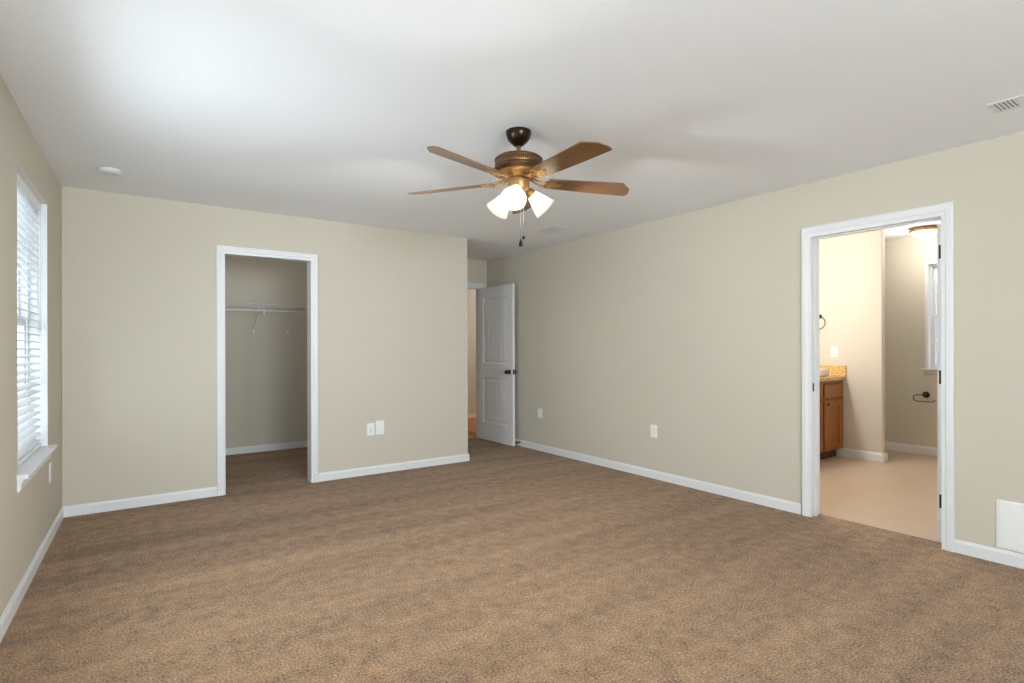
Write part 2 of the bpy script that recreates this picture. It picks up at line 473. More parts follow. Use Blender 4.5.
bx(bm, EX0 - 0.02, EX0, YN - 0.002, YN + 0.117, 0, EZ + 0.02); bx(bm, EX1, EX1 + 0.02, YN - 0.002, YN + 0.117, 0, EZ + 0.02)
bx(bm, EX0, EX1, YN - 0.002, YN + 0.117, EZ, EZ + 0.02)
bx(bm, EX0, EX0 + 0.01, YN + 0.04, YN + 0.08, 0, EZ); bx(bm, EX0, EX1, YN + 0.04, YN + 0.08, EZ - 0.01, EZ)
struct('trim_6', bm, M['trim'])

# ------------------------------------------------------------------ panel doors
def arch_pts(x0, x1, z0, z1, rise, n=10):
    p = [(x0, z0), (x1, z0), (x1, z1)]
    if rise:
        for i in range(1, n):
            t = i / n
            p.append((x1 + (x0 - x1) * t, z1 + rise * math.sin(PI * t)))
    p.append((x0, z1))
    return p

def door_leaf(name, width, height, hinge, angle, panel=True):
    """leaf frame: hinge edge at x=0, leaf along +x, thickness -0.0175..0.0175 in y; built in local space."""
    e = empty(name, hinge, angle); e['kind'] = 'structure'
    bm = nb(); T = 0.0175
    P = [(0.115, width - 0.115, 0.235, 0.835, 0), (0.115, width - 0.115, 1.02, height - 0.14, 0)]
    xs = [0, 0.115, width - 0.115, width]; zs = [0, 0.235, 0.835, 1.02, height - 0.14, height]
    for i in range(3):
        for j in range(5):
            if i == 1 and j in (1, 3): continue
            bx(bm, xs[i], xs[i + 1], -T, T, zs[j], zs[j + 1])
    bmesh.ops.remove_doubles(bm, verts=bm.verts, dist=1e-5)
    # drop the faces left inside between neighbouring blocks
    dead = [f for f in bm.faces if sum(1 for g in bm.faces if g is not f and (g.calc_center_median() - f.calc_center_median()).length < 1e-5) > 0]
    bmesh.ops.delete(bm, geom=dead, context='FACES_ONLY')
    obj('leaf_frame', bm, M['door'], e)
    for x0, x1, z0, z1, rise in P:
        bm = nb()
        for sgn in (-1, 1):
            # moulded recess: step down, back up to a raised field with bead-board grooves
            steps = [(0.0, T), (0.010, T - 0.008), (0.030, T - 0.009), (0.046, T - 0.004)]
            rings = []
            for d, yy in steps:
                rings.append([bm.verts.new((x, sgn * yy, z)) for x, z in ((x0 + d, z0 + d), (x1 - d, z0 + d), (x1 - d, z1 - d), (x0 + d, z1 - d))])
            for A, B in zip(rings, rings[1:]):
                for i in range(4): bm.faces.new((A[i], A[(i + 1) % 4], B[(i + 1) % 4], B[i]))
            d, yy = steps[-1]
            n = 5; wv = (x1 - x0 - 2 * d) / n
            xcut = [x0 + d]
            for k in range(1, n):
                c = x0 + d + k * wv; xcut += [c - 0.005, c, c + 0.005]
            xcut.append(x1 - d)
            ys = [yy]
            for k in range(1, n): ys += [yy, yy - 0.004, yy]
            ys.append(yy)
            lo = [bm.verts.new((x, sgn * y, z0 + d)) for x, y in zip(xcut, ys)]
            hi = [bm.verts.new((x, sgn * y, z1 - d)) for x, y in zip(xcut, ys)]
            for i in range(len(lo) - 1): bm.faces.new((lo[i], lo[i + 1], hi[i + 1], hi[i]))
        o = obj('door_panel', bm, M['door'], e)
    return e

def knob_set(parent, x, z, T=0.0175):
    for sgn in (-1, 1):
        mt = Matrix.Translation((x, sgn * T, z)) @ Matrix.Rotation(-sgn * PI / 2, 4, 'X')
        prof = [(0.0, 0.0), (0.031, 0.0), (0.031, 0.004), (0.027, 0.009), (0.012, 0.012), (0.011, 0.026), (0.017, 0.032), (0.026, 0.040), (0.028, 0.050), (0.024, 0.060), (0.012, 0.065), (0, 0.066)]
        o = obj('door_knob', lathe(nb(), prof, 24, mt), M['black'], parent)

def hinges(parent, y, T=0.0175, zs=(0.257, 1.042, 1.835)):
    for z in zs:
        bm = nb()
        bx(bm, -0.0035, 0.0, -T + 0.001, 0.008, z - 0.043, z + 0.043)
        tube(bm, [(-0.004, y, z - 0.045), (-0.004, y, z + 0.045)], 0.006, 10)
        obj('hinge', bm, M['black'], parent)

# entry door, swung open against the right wall
hx, hy, ex, ey = 3.9725, 6.385, 3.9825, 5.60
ang = math.atan2(ey - hy, ex - hx); wd = math.hypot(ex - hx, ey - hy)
d1 = door_leaf('door_1', wd, 2.03, (hx, hy, 0.012), ang)
knob_set(d1, wd - 0.065, 0.925)
hinges(d1, 0.020)
bm = nb(); bx(bm, wd - 0.0005, wd + 0.0015, -0.0125, 0.0125, 0.895, 0.955); bx(bm, wd, wd + 0.008, -0.006, 0.006, 0.915, 0.935)
obj('latch_plate', bm, M['black'], d1)

# bathroom door, swung a quarter turn into the bathroom
d2 = door_leaf('door_2', 0.765, 2.01, (BX + 0.006, BY0 + 0.042, 0.004), 0.0)
knob_set(d2, 0.70, 0.94)
hinges(d2, -0.019)
# strike plate on the latch-side jamb
o = obj('strike_plate', bx(nb(), XR + 0.012, XR + 0.030, BY1 - 0.0015, BY1 + 0.001, 0.915, 0.975), M['black'])
tag(o, 'small dark strike plate let into the left jamb of the bathroom doorway', 'strike plate')

# ------------------------------------------------------------------ windows
def sash_window(name, along, z0, z1, T, place, cols, rows, f=0.035, s=0.04):
    """generic double-hung window in a local frame: y along the wall (0..along), x out of the room (0..T negative side), z."""
    e = empty(name, *place); e['kind'] = 'structure'
    bm = nb(); W = along
    bx(bm, -T, 0, 0, f, z0, z1); bx(bm, -T, 0, W - f, W, z0, z1); bx(bm, -T, 0, f, W - f, z1 - f, z1); bx(bm, -T, 0, f, W - f, z0, z0 + f)
    obj('window_frame', bm, M['trim'], e, bevel=0.003)
    zm = (z0 + z1) / 2
    for k, (a, b, dx) in enumerate(((z0 + f, zm + 0.02, -0.012), (zm - 0.02, z1 - f, -0.040))):
        bm = nb(); x0, x1 = dx - 0.026, dx
        bx(bm, x0, x1, f, f + s, a, b); bx(bm, x0, x1, W - f - s, W - f, a, b)
        bx(bm, x0, x1, f + s, W - f - s, a, a + s); bx(bm, x0, x1, f + s, W - f - s, b - s, b)
        so = obj('sash', bm, M['trim'], e, bevel=0.003)
        bm = nb(); bx(bm, x0 + 0.011, x0 + 0.014, f + s, W - f - s, a + s, b - s)
        obj('pane', bm, M['glass'], so)
        bm = nb()
        for c in range(1, cols):
            y = f + s + (W - 2 * f - 2 * s) * c / cols; bx(bm, x0 + 0.002, x1 - 0.002, y - 0.009, y + 0.009, a + s, b - s)
        for c in range(1, rows):
            z = a + s + (b - a - 2 * s) * c / rows; bx(bm, x0 + 0.003, x1 - 0.003, f + s, W - f - s, z - 0.009, z + 0.009)
        obj('muntin', bm, M['trim'], so)
    return e

# left window, its reveal and stool
WW = WY1 - WY0
def lw(x, y):    # left-wall frame -> world
    c, s = math.cos(ROT), math.sin(ROT)
    return (XL + x * c - y * s, YB + x * s + y * c)
w1 = sash_window('window_1', WW, WZ0 + 0.02, WZ1, 0.07, ((*lw(-0.088, WY0), 0), ROT), 3, 2)
bm = nb()
poly = [(-0.09, 0), (0.035, 0), (0.042, -0.004), (0.046, -0.012), (0.042, -0.02), (0.035, -0.024), (0.0, -0.024), (-0.09, -0.024)]
a0, a1 = -0.028, WW + 0.035
def quadprism(bm, pts, y0, y1, z, x_off):
    A = [bm.verts.new((x + x_off, y0, z + u)) for x, u in pts]; B = [bm.verts.new((x + x_off, y1, z + u)) for x, u in pts]
    n = len(pts); bm.faces.new(A[::-1]); bm.faces.new(B)
    for i in range(n): bm.faces.new((A[i], A[(i + 1) % n], B[(i + 1) % n], B[i]))
nose = [(x, u) for x, u in poly if x >= 0] + [(0, 0)]
quadprism(bm, [(0.0, 0.0)] + [p for p in poly if p[0] > 0.0] + [(0.0, -0.024)], a0, a1, WZ0 + 0.0, 0.088)
bx(bm, 0.0, 0.088, 0.0, WW, WZ0 - 0.001, WZ0 + 0.0005)
# apron under the stool
quadprism(bm, [(0, 0), (0.024, 0), (0.022, -0.012), (0.016, -0.020), (0.012, -0.055), (0.006, -0.062), (0, -0.062)], a0 + 0.012, a1 - 0.012, WZ0 - 0.024, 0.088)
obj('window_sill', bm, M['trim'], w1)
bm = nb(); bx(bm, 0.0, 0.0875, 0.0, 0.003, WZ0, WZ1); bx(bm, 0.0, 0.0875, WW - 0.003, WW, WZ0, WZ1); bx(bm, 0.0, 0.0875, 0, WW, WZ1 - 0.003, WZ1)
obj('window_reveal', bm, M['trim'], w1)

# blind inside the reveal
bl = thing('window_blind', 'white horizontal slat blind hanging open in the window on the left wall', 'blind', (*lw(0, WY0), 0), ROT)
yb0, yb1 = 0.008, WW - 0.010
bm = nb(); bx(bm, -0.036, -0.029, yb0, yb1, WZ1 - 0.062, WZ1 - 0.004)
obj('valance', bm, M['blind'], bl, bevel=0.002)
obj('headrail', bx(nb(), -0.080, -0.038, yb0, yb1, WZ1 - 0.045, WZ1 - 0.004), M['blind'], bl)
zt = WZ1 - 0.085; zb = WZ0 + 0.045; NS = 33
tilt = math.radians(14)
ym = None
slat_me = None
for i in range(NS):
    z = zt + (zb - zt) * i / (NS - 1)
    if slat_me is None:
        bm = nb(); n = 6
        prev = None
        for k in range(n + 1):
            u = -0.025 + 0.05 * k / n; c = 0.003 * (1 - (u / 0.025) ** 2)
            X = u * math.cos(tilt); Zz = -u * math.sin(tilt) + c
            cur = [bm.verts.new((X, yb0 + 0.002, Zz)), bm.verts.new((X, yb1 - 0.002, Zz)), bm.verts.new((X, yb1 - 0.002, Zz + 0.0025)), bm.verts.new((X, yb0 + 0.002, Zz + 0.0025))]
            if prev:
                for q in range(4): bm.faces.new((prev[q], prev[(q + 1) % 4], cur[(q + 1) % 4], cur[q]))
            else: bm.faces.new(cur)
            prev = cur
        bm.faces.new(prev[::-1])
        o = obj('slat', bm, M['blind'], bl); slat_me = o
    else:
        o = slat_me.copy(); COL.objects.link(o)
    o.location = (-0.056, 0, z)
obj('bottom_rail', bx(nb(), -0.081, -0.031, yb0, yb1, WZ0 + 0.004, WZ0 + 0.022), M['blind'], bl, bevel=0.003)
for y in (0.16, WW / 2, WW - 0.16):
    bm = nb()
    for x in (-0.0325, -0.0795): tube(bm, [(x, y, WZ1 - 0.05), (x, y, WZ0 + 0.02)], 0.0011, 6)
    obj('ladder_cord', bm, M['blind'], bl)
bm = nb(); tube(bm, [(-0.026, WW - 0.09, WZ1 - 0.05), (-0.024, WW - 0.088, 1.35)], 0.004, 8)
obj('tilt_wand', bm, M['blind'], bl)

for k, (a, b) in enumerate(SIDE):
    sash_window('window_%d' % (k + 2), b - a, SZ0, SZ1, 0.07, ((*lw(-0.05, a), 0), ROT), 1, 1)  # added side windows, out of view, in front of fill lamps
    px, py = lw(-0.42, (a + b) / 2)
    added_daylight((px, py, (SZ0 + SZ1) / 2 - 0.1), (b - a, SZ1 - SZ0), (math.radians(76), 0, ROT - PI / 2 + (0.35 if k == 0 else 0.0)), FILL_P[k])
sash_window('window_5', FX1 - FX0, FZ0, FZ1, 0.07, ((FX1, YF - 0.05, 0), PI / 2), 2, 1)  # window added behind the camera to admit fill light
added_daylight(((FX0 + FX1) / 2, YF - 0.45, (FZ0 + FZ1) / 2 - 0.1), (FX1 - FX0, FZ1 - FZ0), (math.radians(106), 0, 0.38), FILL_P[2])
# bathroom window: casing, stool and sashes
w4 = sash_window('window_4', QY1 - QY0, QZ0, QZ1, 0.06, ((WB + 0.07, QY1, 0), PI), 3, 2, 0.018, 0.024)
bm = nb(); WQ = QY1 - QY0
bx(bm, 0.07, 0.084, -0.028, 0.0, QZ0, QZ1 + 0.028); bx(bm, 0.07, 0.084, WQ, WQ + 0.028, QZ0, QZ1 + 0.028); bx(bm, 0.07, 0.084, 0, WQ, QZ1, QZ1 + 0.028)
bx(bm, 0.0, 0.07, 0.0, 0.003, QZ0, QZ1); bx(bm, 0.0, 0.07, WQ - 0.003, WQ, QZ0, QZ1); bx(bm, 0.0, 0.07, 0.0, WQ, QZ1 - 0.003, QZ1)
obj('window_casing', bm, M['trim'], w4)
bm = nb(); quadprism(bm, [(0, 0), (0.05, 0), (0.055, -0.012), (0.05, -0.02), (0.03, -0.026), (0.016, -0.062), (0, -0.066)], -0.05, WQ + 0.05, QZ0, 0.07)
obj('window_sill', bm, M['trim'], w4)

px, py = lw(-0.20, (WY0 + WY1) / 2)
portal((px, py, (WZ0 + WZ1) / 2), (WW, WZ1 - WZ0), (PI / 2, 0, ROT - PI / 2))
portal((WB + 0.17, (QY0 + QY1) / 2, (QZ0 + QZ1) / 2), (WQ, QZ1 - QZ0), (PI / 2, 0, PI / 2))

# ground outside, made pale so its bounce stays neutral
bm = nb()
v = [bm.verts.new(p) for p in ((-40, -40, -0.35), (40, -40, -0.35), (40, 40, -0.35), (-40, 40, -0.35))]; bm.faces.new(v)
struct('ground_patio', bm, M['lawn'])

nh = thing('neighbour_house', 'pale grey neighbouring house wall glimpsed between the blind slats', 'house', (-4.4, 7.5, -0.35))  # house put in to block sky so the slats don't wash out
bm = nb()
for i in range(30): quadprism(bm, [(0, 0), (0.022, 0), (0.006, 0.18), (0, 0.18)], -4.6, 6.0, i * 0.18, 0.0)
bx(bm, -6.0, 0.0, -4.6, 6.0, 0, 5.4)
obj('siding', bm, M['siding'], nh)
bm = nb()
bx(bm, 0.0, 0.05, 1.2, 1.28, 1.0, 2.6); bx(bm, 0.0, 0.05, 2.1, 2.18, 1.0, 2.6); bx(bm, 0.0, 0.05, 1.2, 2.18, 2.6, 2.7); bx(bm, 0.0, 0.05, 1.2, 2.18, 0.92, 1.0); bx(bm, 0.0, 0.045, 1.66, 1.72, 1.0, 2.6)
hw = obj('window_frame', bm, M['trim'], nh)
obj('window_pane', bx(nb(), 0.012, 0.03, 1.28, 2.1, 1.0, 2.6), M['darkpane'], hw)
bm = nb(); prism(bm, [(0.45, 5.35), (-3.0, 7.4), (-6.4, 5.35)], -4.9, 6.3, Matrix(((1, 0, 0, 0), (0, 0, 1, 0), (0, 1, 0, 0), (0, 0, 0, 1))))
obj('roof', bm, M['shingle'], nh)

gf = thing('garden_fence', 'blue grey board fence outside the small panes of the bathroom window', 'fence', (13.5, 3.0, -0.35))  # boards put in to darken the sky seen through the panes
for i in range(6):
    obj('post', bx(nb(), -0.06, 0.06, -4.5 + 1.8 * i, -4.38 + 1.8 * i, 0, 2.9), M['siding'], gf)
bm = nb()
for i in range(60): bx(bm, -0.09, -0.06, -4.5 + 0.15 * i, -4.36 + 0.15 * i, 0.05, 2.85)
obj('board_panel', bm, M['siding'], gf)

# ------------------------------------------------------------------ ceiling fan
FCX, FCY = 1.795, 2.472
fan = thing('ceiling_fan', 'bronze ceiling fan with five walnut blades and three lit glass shades', 'ceiling fan', (FCX, FCY, H), -YAW)
# local frame: +x to the camera's right, +y away from the camera, z down from the ceiling (negative)
def fz(z): return z - H
obj('canopy', lathe(nb(), [(0, 0), (0.069, 0), (0.071, -0.006), (0.069, -0.022), (0.060, -0.045), (0.046, -0.062), (0.034, -0.071), (0.030, -0.076), (0.022, -0.082), (0, -0.082)], 40), M['bronze'], fan)
obj('downrod', tube(nb(), [(0, 0, -0.078), (0, 0, -0.14)], 0.0125, 20), M['brass'], fan)
obj('motor_housing', lathe(nb(), [(0, -0.128), (0.028, -0.128), (0.034, -0.134), (0.085, -0.139), (0.120, -0.147), (0.133, -0.157), (0.135, -0.164), (0.131, -0.168), (0.129, -0.170),
    (0.129, -0.198), (0.131, -0.200), (0.135, -0.204), (0.134, -0.211), (0.122, -0.222), (0.105, -0.228), (0, -0.228)], 56), M['brass_dark'] if 'brass_dark' in M else pmat('aged_bronze', (0.13, 0.065, 0.03), 0.4, 0.65), fan)
obj('pierced_band', lathe(nb(), [(0.1295, -0.169), (0.1312, -0.171), (0.1312, -0.197), (0.1295, -0.199)], 72), M['lattice'], fan)
obj('lower_housing', lathe(nb(), [(0, -0.226), (0.112, -0.226), (0.110, -0.234), (0.098, -0.243), (0.078, -0.250), (0.074, -0.262), (0, -0.262)], 48), M['brass'], fan)
obj('switch_housing', lathe(nb(), [(0, -0.260), (0.050, -0.260), (0.058, -0.266), (0.060, -0.276), (0.058, -0.325), (0.052, -0.334), (0.042, -0.340), (0.038, -0.352), (0, -0.352)], 40), M['brass'], fan)
hub = obj('light_fitter', lathe(nb(), [(0, -0.350), (0.040, -0.350), (0.044, -0.356), (0.044, -0.378), (0.036, -0.392), (0.02, -0.402), (0.010, -0.408), (0.008, -0.416), (0, -0.420)], 32), M['brass'], fan)
BZL = 2.163 - H
def blade_outline():
    L0, L1 = 0.165, 0.684
    p = [(L0, -0.040), (L0 + 0.012, -0.050), (0.30, -0.057), (0.46, -0.064), (L1 - 0.078, -0.068), (L1 - 0.014, -0.012), (L1, 0.040), (L1 - 0.010, 0.068), (0.46, 0.064), (0.30, 0.057), (L0 + 0.012, 0.050), (L0, 0.040)]
    return p
for k in range(5):
    az = math.radians(2.9 + 72 * k)                 # from 'away from the camera', turning to its right
    R = Matrix.Rotation(PI / 2 - az, 4, 'Z')        # local +x -> radial
    pitch = Matrix.Rotation(math.radians(-12.5), 4, 'X')
    T0 = R @ Matrix.Translation((0, 0, BZL)) @ pitch
    b = prism(nb(), blade_outline(), -0.003, 0.003)
    bo = obj('blade', b, M['blade'], fan, bevel=0.0012)
    bo.matrix_local = T0
    # iron: two curling arms from the hub and a shaped plate under the blade
    bm = nb()
    inv = T0.inverted()
    for s in (-1, 1):
        pts = [R @ Vector((0.068, s * 0.012, -0.255)), R @ Vector((0.10, s * 0.022, -0.272)), R @ Vector((0.135, s * 0.030, BZL - 0.006)), R @ Vector((0.165, s * 0.024, BZL - 0.006))]
        tube(bm, [inv @ p for p in pts], 0.006, 8)
    plate = [(0.148, -0.034), (0.175, -0.042), (0.205, -0.036), (0.222, -0.018), (0.246, -0.008), (0.250, 0.0), (0.246, 0.008), (0.222, 0.018), (0.205, 0.036), (0.175, 0.042), (0.148, 0.034), (0.158, 0.014), (0.152, 0.0), (0.158, -0.014)]
    prism(bm, plate, -0.0075, -0.0035)
    for sx_, sy_ in ((0.185, -0.024), (0.185, 0.024), (0.232, 0.0)):
        lathe(bm, [(0, -0.0105), (0.005, -0.0095), (0.006, -0.0075)], 10, Matrix.Translation((sx_, sy_, 0)))
    io = obj('blade_iron', bm, M['brass'], bo)
# lamp shades
for az_d in (190, 70, 310):
    az = math.radians(az_d)
    rad = Vector((math.sin(az), math.cos(az), 0))
    axis = (rad * math.sin(math.radians(49)) + Vector((0, 0, -math.cos(math.radians(49))))).normalized()
    neck = rad * 0.070 + Vector((0, 0, 2.103 - H))
    zq = axis.to_track_quat('Z', 'Y').to_matrix().to_4x4()
    MT = Matrix.Translation(neck) @ zq
    prof = [(0.026, 0.0), (0.030, 0.010), (0.036, 0.030), (0.045, 0.055), (0.053, 0.080), (0.062, 0.105), (0.069, 0.122), (0.067, 0.123), (0.060, 0.105), (0.051, 0.080), (0.043, 0.055), (0.034, 0.030), (0.028, 0.010), (0.024, 0.0)]
    so = obj('lamp_shade', lathe(nb(), prof, 40, MT), M['shade'], fan)
    bm = nb()
    lathe(bm, [(0, -0.026), (0.018, -0.024), (0.026, -0.012), (0.030, 0.0), (0.030, 0.012), (0.024, 0.014), (0.022, 0.0), (0, 0.0)], 24, MT)
    tube(bm, [rad * 0.030 + Vector((0, 0, -0.366)), rad * 0.05 + Vector((0, 0, -0.352)), neck - axis * 0.02], 0.009, 10)
    obj('shade_holder', bm, M['brass'], so)
    obj('bulb', lathe(nb(), [(0, 0.010), (0.012, 0.012), (0.014, 0.03), (0.023, 0.055), (0.024, 0.068), (0.016, 0.084), (0, 0.090)], 20, MT), M['bulb'], so)
    wp = Matrix.Translation((FCX, FCY, H)) @ Matrix.Rotation(-YAW, 4, 'Z') @ (neck + axis * 0.074)
    point('fan_bulb_light', wp, FANP, WARM, 0.03)
for dx, dz, big in ((0.010, 1.835, 1), (0.026, 1.853, 0)):
    y0 = -0.040
    pc = obj('pull_chain', tube(nb(), [(dx, y0, -0.335), (dx, y0, dz - H)], 0.0013, 6), M['steel'], fan)
    if big: prof = [(0, 0.0), (0.003, -0.002), (0.005, -0.010), (0.010, -0.024), (0.011, -0.032), (0.007, -0.040), (0, -0.042)]
    else: prof = [(0, 0.0), (0.004, -0.002), (0.008, -0.008), (0.008, -0.014), (0.004, -0.019), (0, -0.020)]
    obj('pendant', lathe(nb(), prof, 16, Matrix.Translation((dx, y0, dz - H))), M['black'], pc)

# ------------------------------------------------------------------ ceiling fittings
sd = thing('smoke_detector', 'round white smoke detector on the ceiling near the back left corner', 'smoke detector', (-0.07, 4.57, H))
obj('body', lathe(nb(), [(0, 0), (0.066, 0), (0.066, -0.008), (0.060, -0.011), (0.056, -0.018), (0.046, -0.023), (0.020, -0.026), (0, -0.026)], 40), M['vent_white'], sd)
obj('test_button', lathe(nb(), [(0, -0.0255), (0.010, -0.0255), (0.009, -0.029), (0, -0.029)], 16), M['white'], sd)

def vent(label, cx, cy, lx_, ly_, groups, along):
    e = thing('ceiling_vent', label, 'vent', (cx, cy, H))
    bm = nb(); b = 0.018
    for (x0, x1, y0, y1) in ((-lx_/2, lx_/2, -ly_/2, -ly_/2 + b), (-lx_/2, lx_/2, ly_/2 - b, ly_/2), (-lx_/2, -lx_/2 + b, -ly_/2 + b, ly_/2 - b), (lx_/2 - b, lx_/2, -ly_/2 + b, ly_/2 - b)):
        bx(bm, x0, x1, y0, y1, -0.004, 0.0)
    obj('vent_frame', bm, M['vent_white'], e, bevel=0.002)
    obj('duct_backing', bx(nb(), -lx_/2 + b, lx_/2 - b, -ly_/2 + b, ly_/2 - b, -0.0012, -0.0002), M['vent_dark'], e)  # flat grey sheet, the duct's shade is put into its colour
    bm = nb(); L = ly_ - 2 * b if along == 'y' else lx_ - 2 * b; Wd = (lx_ if along == 'y' else ly_) - 2 * b
    # three banks of louvres: end banks cross the middle bank
    segs = [(-L/2, -L/2 + L*0.27, 'c'), (-L/2 + L*0.29, L/2 - L*0.29, 'l'), (L/2 - L*0.27, L/2, 'c')]
    def addb(a0, a1, w0, w1):
        if along == 'y': bx(bm, w0, w1, a0, a1, -0.004, -0.002)
        else: bx(bm, a0, a1, w0, w1, -0.004, -0.002)
    for s0, s1, kd in segs:
        if kd == 'c':
            n = max(3, int((s1 - s0) / 0.015))
            for i in range(n + 1):
                a = s0 + (s1 - s0) * i / n; addb(a - 0.0042, a + 0.0042, -Wd/2, Wd/2)
        else:
            n = max(3, int(Wd / 0.014))
            for i in range(n + 1):
                a = -Wd/2 + Wd * i / n; addb(s0, s1, a - 0.0042, a + 0.0042)
    obj('louvre', bm, M['vent_white'], e)
    return e
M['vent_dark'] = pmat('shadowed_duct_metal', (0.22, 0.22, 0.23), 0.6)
vent('white louvred ceiling vent near the right wall, beyond the fan', 3.575, 4.35, 0.21, 0.26, 2, 'y')
vent('white louvred ceiling vent at the upper right, cut off by the edge of the picture', 3.585, 0.705, 0.16, 0.33, 3, 'y')

# ------------------------------------------------------------------ wall plates (local: plate faces -y, centred)
def plate(label, cat, loc, rotz, w_, h_, kind, name):
    e = thing(name, label, cat, loc, rotz)
    obj('cover_plate', bx(nb(), -w_/2, w_/2, -0.006, 0.0, -h_/2, h_/2), M['white'], e, bevel=0.0025)
    if kind == 'outlet':
        for s in (-1, 1):
            bm = nb(); zc = s * 0.0195
            prism(bm, [(0.0165 * math.cos(a) if abs(math.cos(a)) < 0.99 else 0.0165 * math.cos(a), max(-0.0125, min(0.0125, 0.0165 * math.sin(a)))) for a in [2 * PI * i / 20 for i in range(20)]], 0, 0.002,
                  Matrix.Translation((0, -0.006, zc)) @ Matrix.Rotation(PI / 2, 4, 'X'))
            r = obj('receptacle', bm, M['white'], e)
            obj('slot', lathe(nb(), [(0.0028, 0), (0.0028, 0.0007), (0, 0.0007)], 12, Matrix.Translation((0, -0.0079, zc - 0.006)) @ Matrix.Rotation(PI / 2, 4, 'X')), M['slot'], r)
            bm = nb(); bx(bm, -0.0065, -0.0045, -0.0086, -0.0079, zc - 0.001, zc + 0.007); bx(bm, 0.0045, 0.0065, -0.0086, -0.0079, zc, zc + 0.007)
            obj('slot', bm, M['slot'], r)
        obj('screw', lathe(nb(), [(0.003, 0), (0.002, 0.001), (0, 0.0012)], 10, Matrix.Translation((0, -0.006, 0)) @ Matrix.Rotation(PI / 2, 4, 'X')), M['steel'], e)
    elif kind == 'blank':
        obj('plate_insert', bx(nb(), -0.017, 0.017, -0.0085, -0.006, -0.034, 0.034), M['white'], e, bevel=0.001)
        for z in (-0.048, 0.048): obj('screw', lathe(nb(), [(0.003, 0), (0.002, 0.001), (0, 0.0012)], 10, Matrix.Translation((0, -0.006, z)) @ Matrix.Rotation(PI / 2, 4, 'X')), M['steel'], e)
    elif kind == 'cable':
        obj('coax_jack', lathe(nb(), [(0.009, 0), (0.008, 0.003), (0.005, 0.003), (0.005, 0.010), (0, 0.010)], 12, Matrix.Translation((0, -0.006, -0.012)) @ Matrix.Rotation(PI / 2, 4, 'X')), M['steel'], e)
    elif kind == 'gfci':
        r = obj('receptacle', bx(nb(), -0.0165, 0.0165, -0.0095, -0.006, -0.033, 0.033), M['white'], e, bevel=0.001)
        for zc in (-0.021, 0.021):
            for xc in (-0.0055, 0.0055): obj('slot', bx(nb(), xc - 0.001, xc + 0.001, -0.0102, -0.0095, zc - 0.004, zc + 0.004), M['slot'], r)
        obj('test_button', bx(nb(), -0.007, 0.007, -0.0105, -0.0095, -0.004, 0.004), M['white'], e)
    return e
plate('white coax wall plate with a small jack, left of the pair on the back wall', 'wall plate', (1.985, YB, 0.443), 0, 0.076, 0.120, 'cable', 'cable_plate')
plate('taller white outlet plate, right of the pair on the back wall', 'wall plate', (2.080, YB, 0.452), 0, 0.086, 0.138, 'blank', 'outlet_plate')
plate('white wall plate low on the right wall just past the open panel door', 'wall plate', (XR, 5.218, 0.45), -PI/2, 0.09, 0.118, 'blank', 'outlet_plate')
plate('white wall plate low on the right wall midway between panel door and bathroom doorway', 'wall plate', (XR, 3.476, 0.447), -PI/2, 0.080, 0.118, 'outlet', 'outlet_plate')
x_, y_ = lw(0, 4.64 - YB)
plate('white outlet plate under the far end of the window sill on the left wall', 'wall plate', (x_, y_, 0.44), ROT + PI/2, 0.08, 0.125, 'outlet', 'outlet_plate')
plate('white outlet plate on the bathroom wall above the granite splash', 'wall plate', (PX0, 3.045, 1.185), -PI/2, 0.080, 0.122, 'gfci', 'outlet_plate')

ap = thing('access_panel', 'square blank white access panel low on the right wall beside the bathroom doorway', 'access panel', (XR, 0.838, 0.225), -PI/2)
obj('panel_rim', bx(nb(), -0.14, 0.14, -0.006, 0.0, -0.138, 0.138), M['white'], ap, bevel=0.002)
obj('panel_cover', bx(nb(), -0.128, 0.128, -0.009, -0.006, -0.126, 0.126), M['white'], ap, bevel=0.002)

# door stop on the baseboard behind the open door
ds = thing('door_stop', 'small black spring door stop on the baseboard beside the open panel door', 'door stop', (XR - BT, 5.615, 0.052))
obj('mount', lathe(nb(), [(0, 0), (0.012, 0), (0.011, 0.006), (0, 0.006)], 16, Matrix.Rotation(-PI/2, 4, 'Y')), M['black'], ds)
bm = nb(); pts = [(-0.005 - 0.055 * i / 90, 0.0065 * math.cos(i * 0.8), 0.0065 * math.sin(i * 0.8)) for i in range(91)]
tube(bm, pts, 0.0016, 6); obj('spring', bm, M['black'], ds)
obj('rubber_tip', lathe(nb(), [(0, 0.058), (0.008, 0.058), (0.009, 0.068), (0.006, 0.074), (0, 0.074)], 16, Matrix.Rotation(-PI/2, 4, 'Y')), M['black'], ds)

# ------------------------------------------------------------------ closet wire shelf
ws = thing('wire_shelf', 'white wire closet shelf with hanging rod across the closet back wall', 'shelf', (1.2, 7.153, 1.75))
X0, X1 = -1.52, 1.248; Y0 = -0.352; Y1 = -0.006
bm = nb(); n = int((X1 - X0) / 0.0254)
for i in range(n + 1):
    x = X0 + (X1 - X0) * i / n
    tube(bm, [(x, Y1, 0.0), (x, Y0 + 0.004, 0.0), (x, Y0, -0.004), (x, Y0, -0.030)], 0.0017, 5)
obj('wire_deck', bm, M['wire'], ws)
bm = nb()
for y, z, r in ((Y1, -0.004, 0.003), (-0.17, -0.004, 0.003), (Y0, -0.002, 0.0034), (Y0, -0.030, 0.0034)):
    tube(bm, [(X0, y, z), (X1, y, z)], r, 8)
obj('shelf_rail', bm, M['wire'], ws)
bm = nb(); tube(bm, [(X0, Y0 - 0.004, -0.078), (X1, Y0 - 0.004, -0.078)], 0.0075, 12)
obj('hanging_rod', bm, M['wire'], ws)
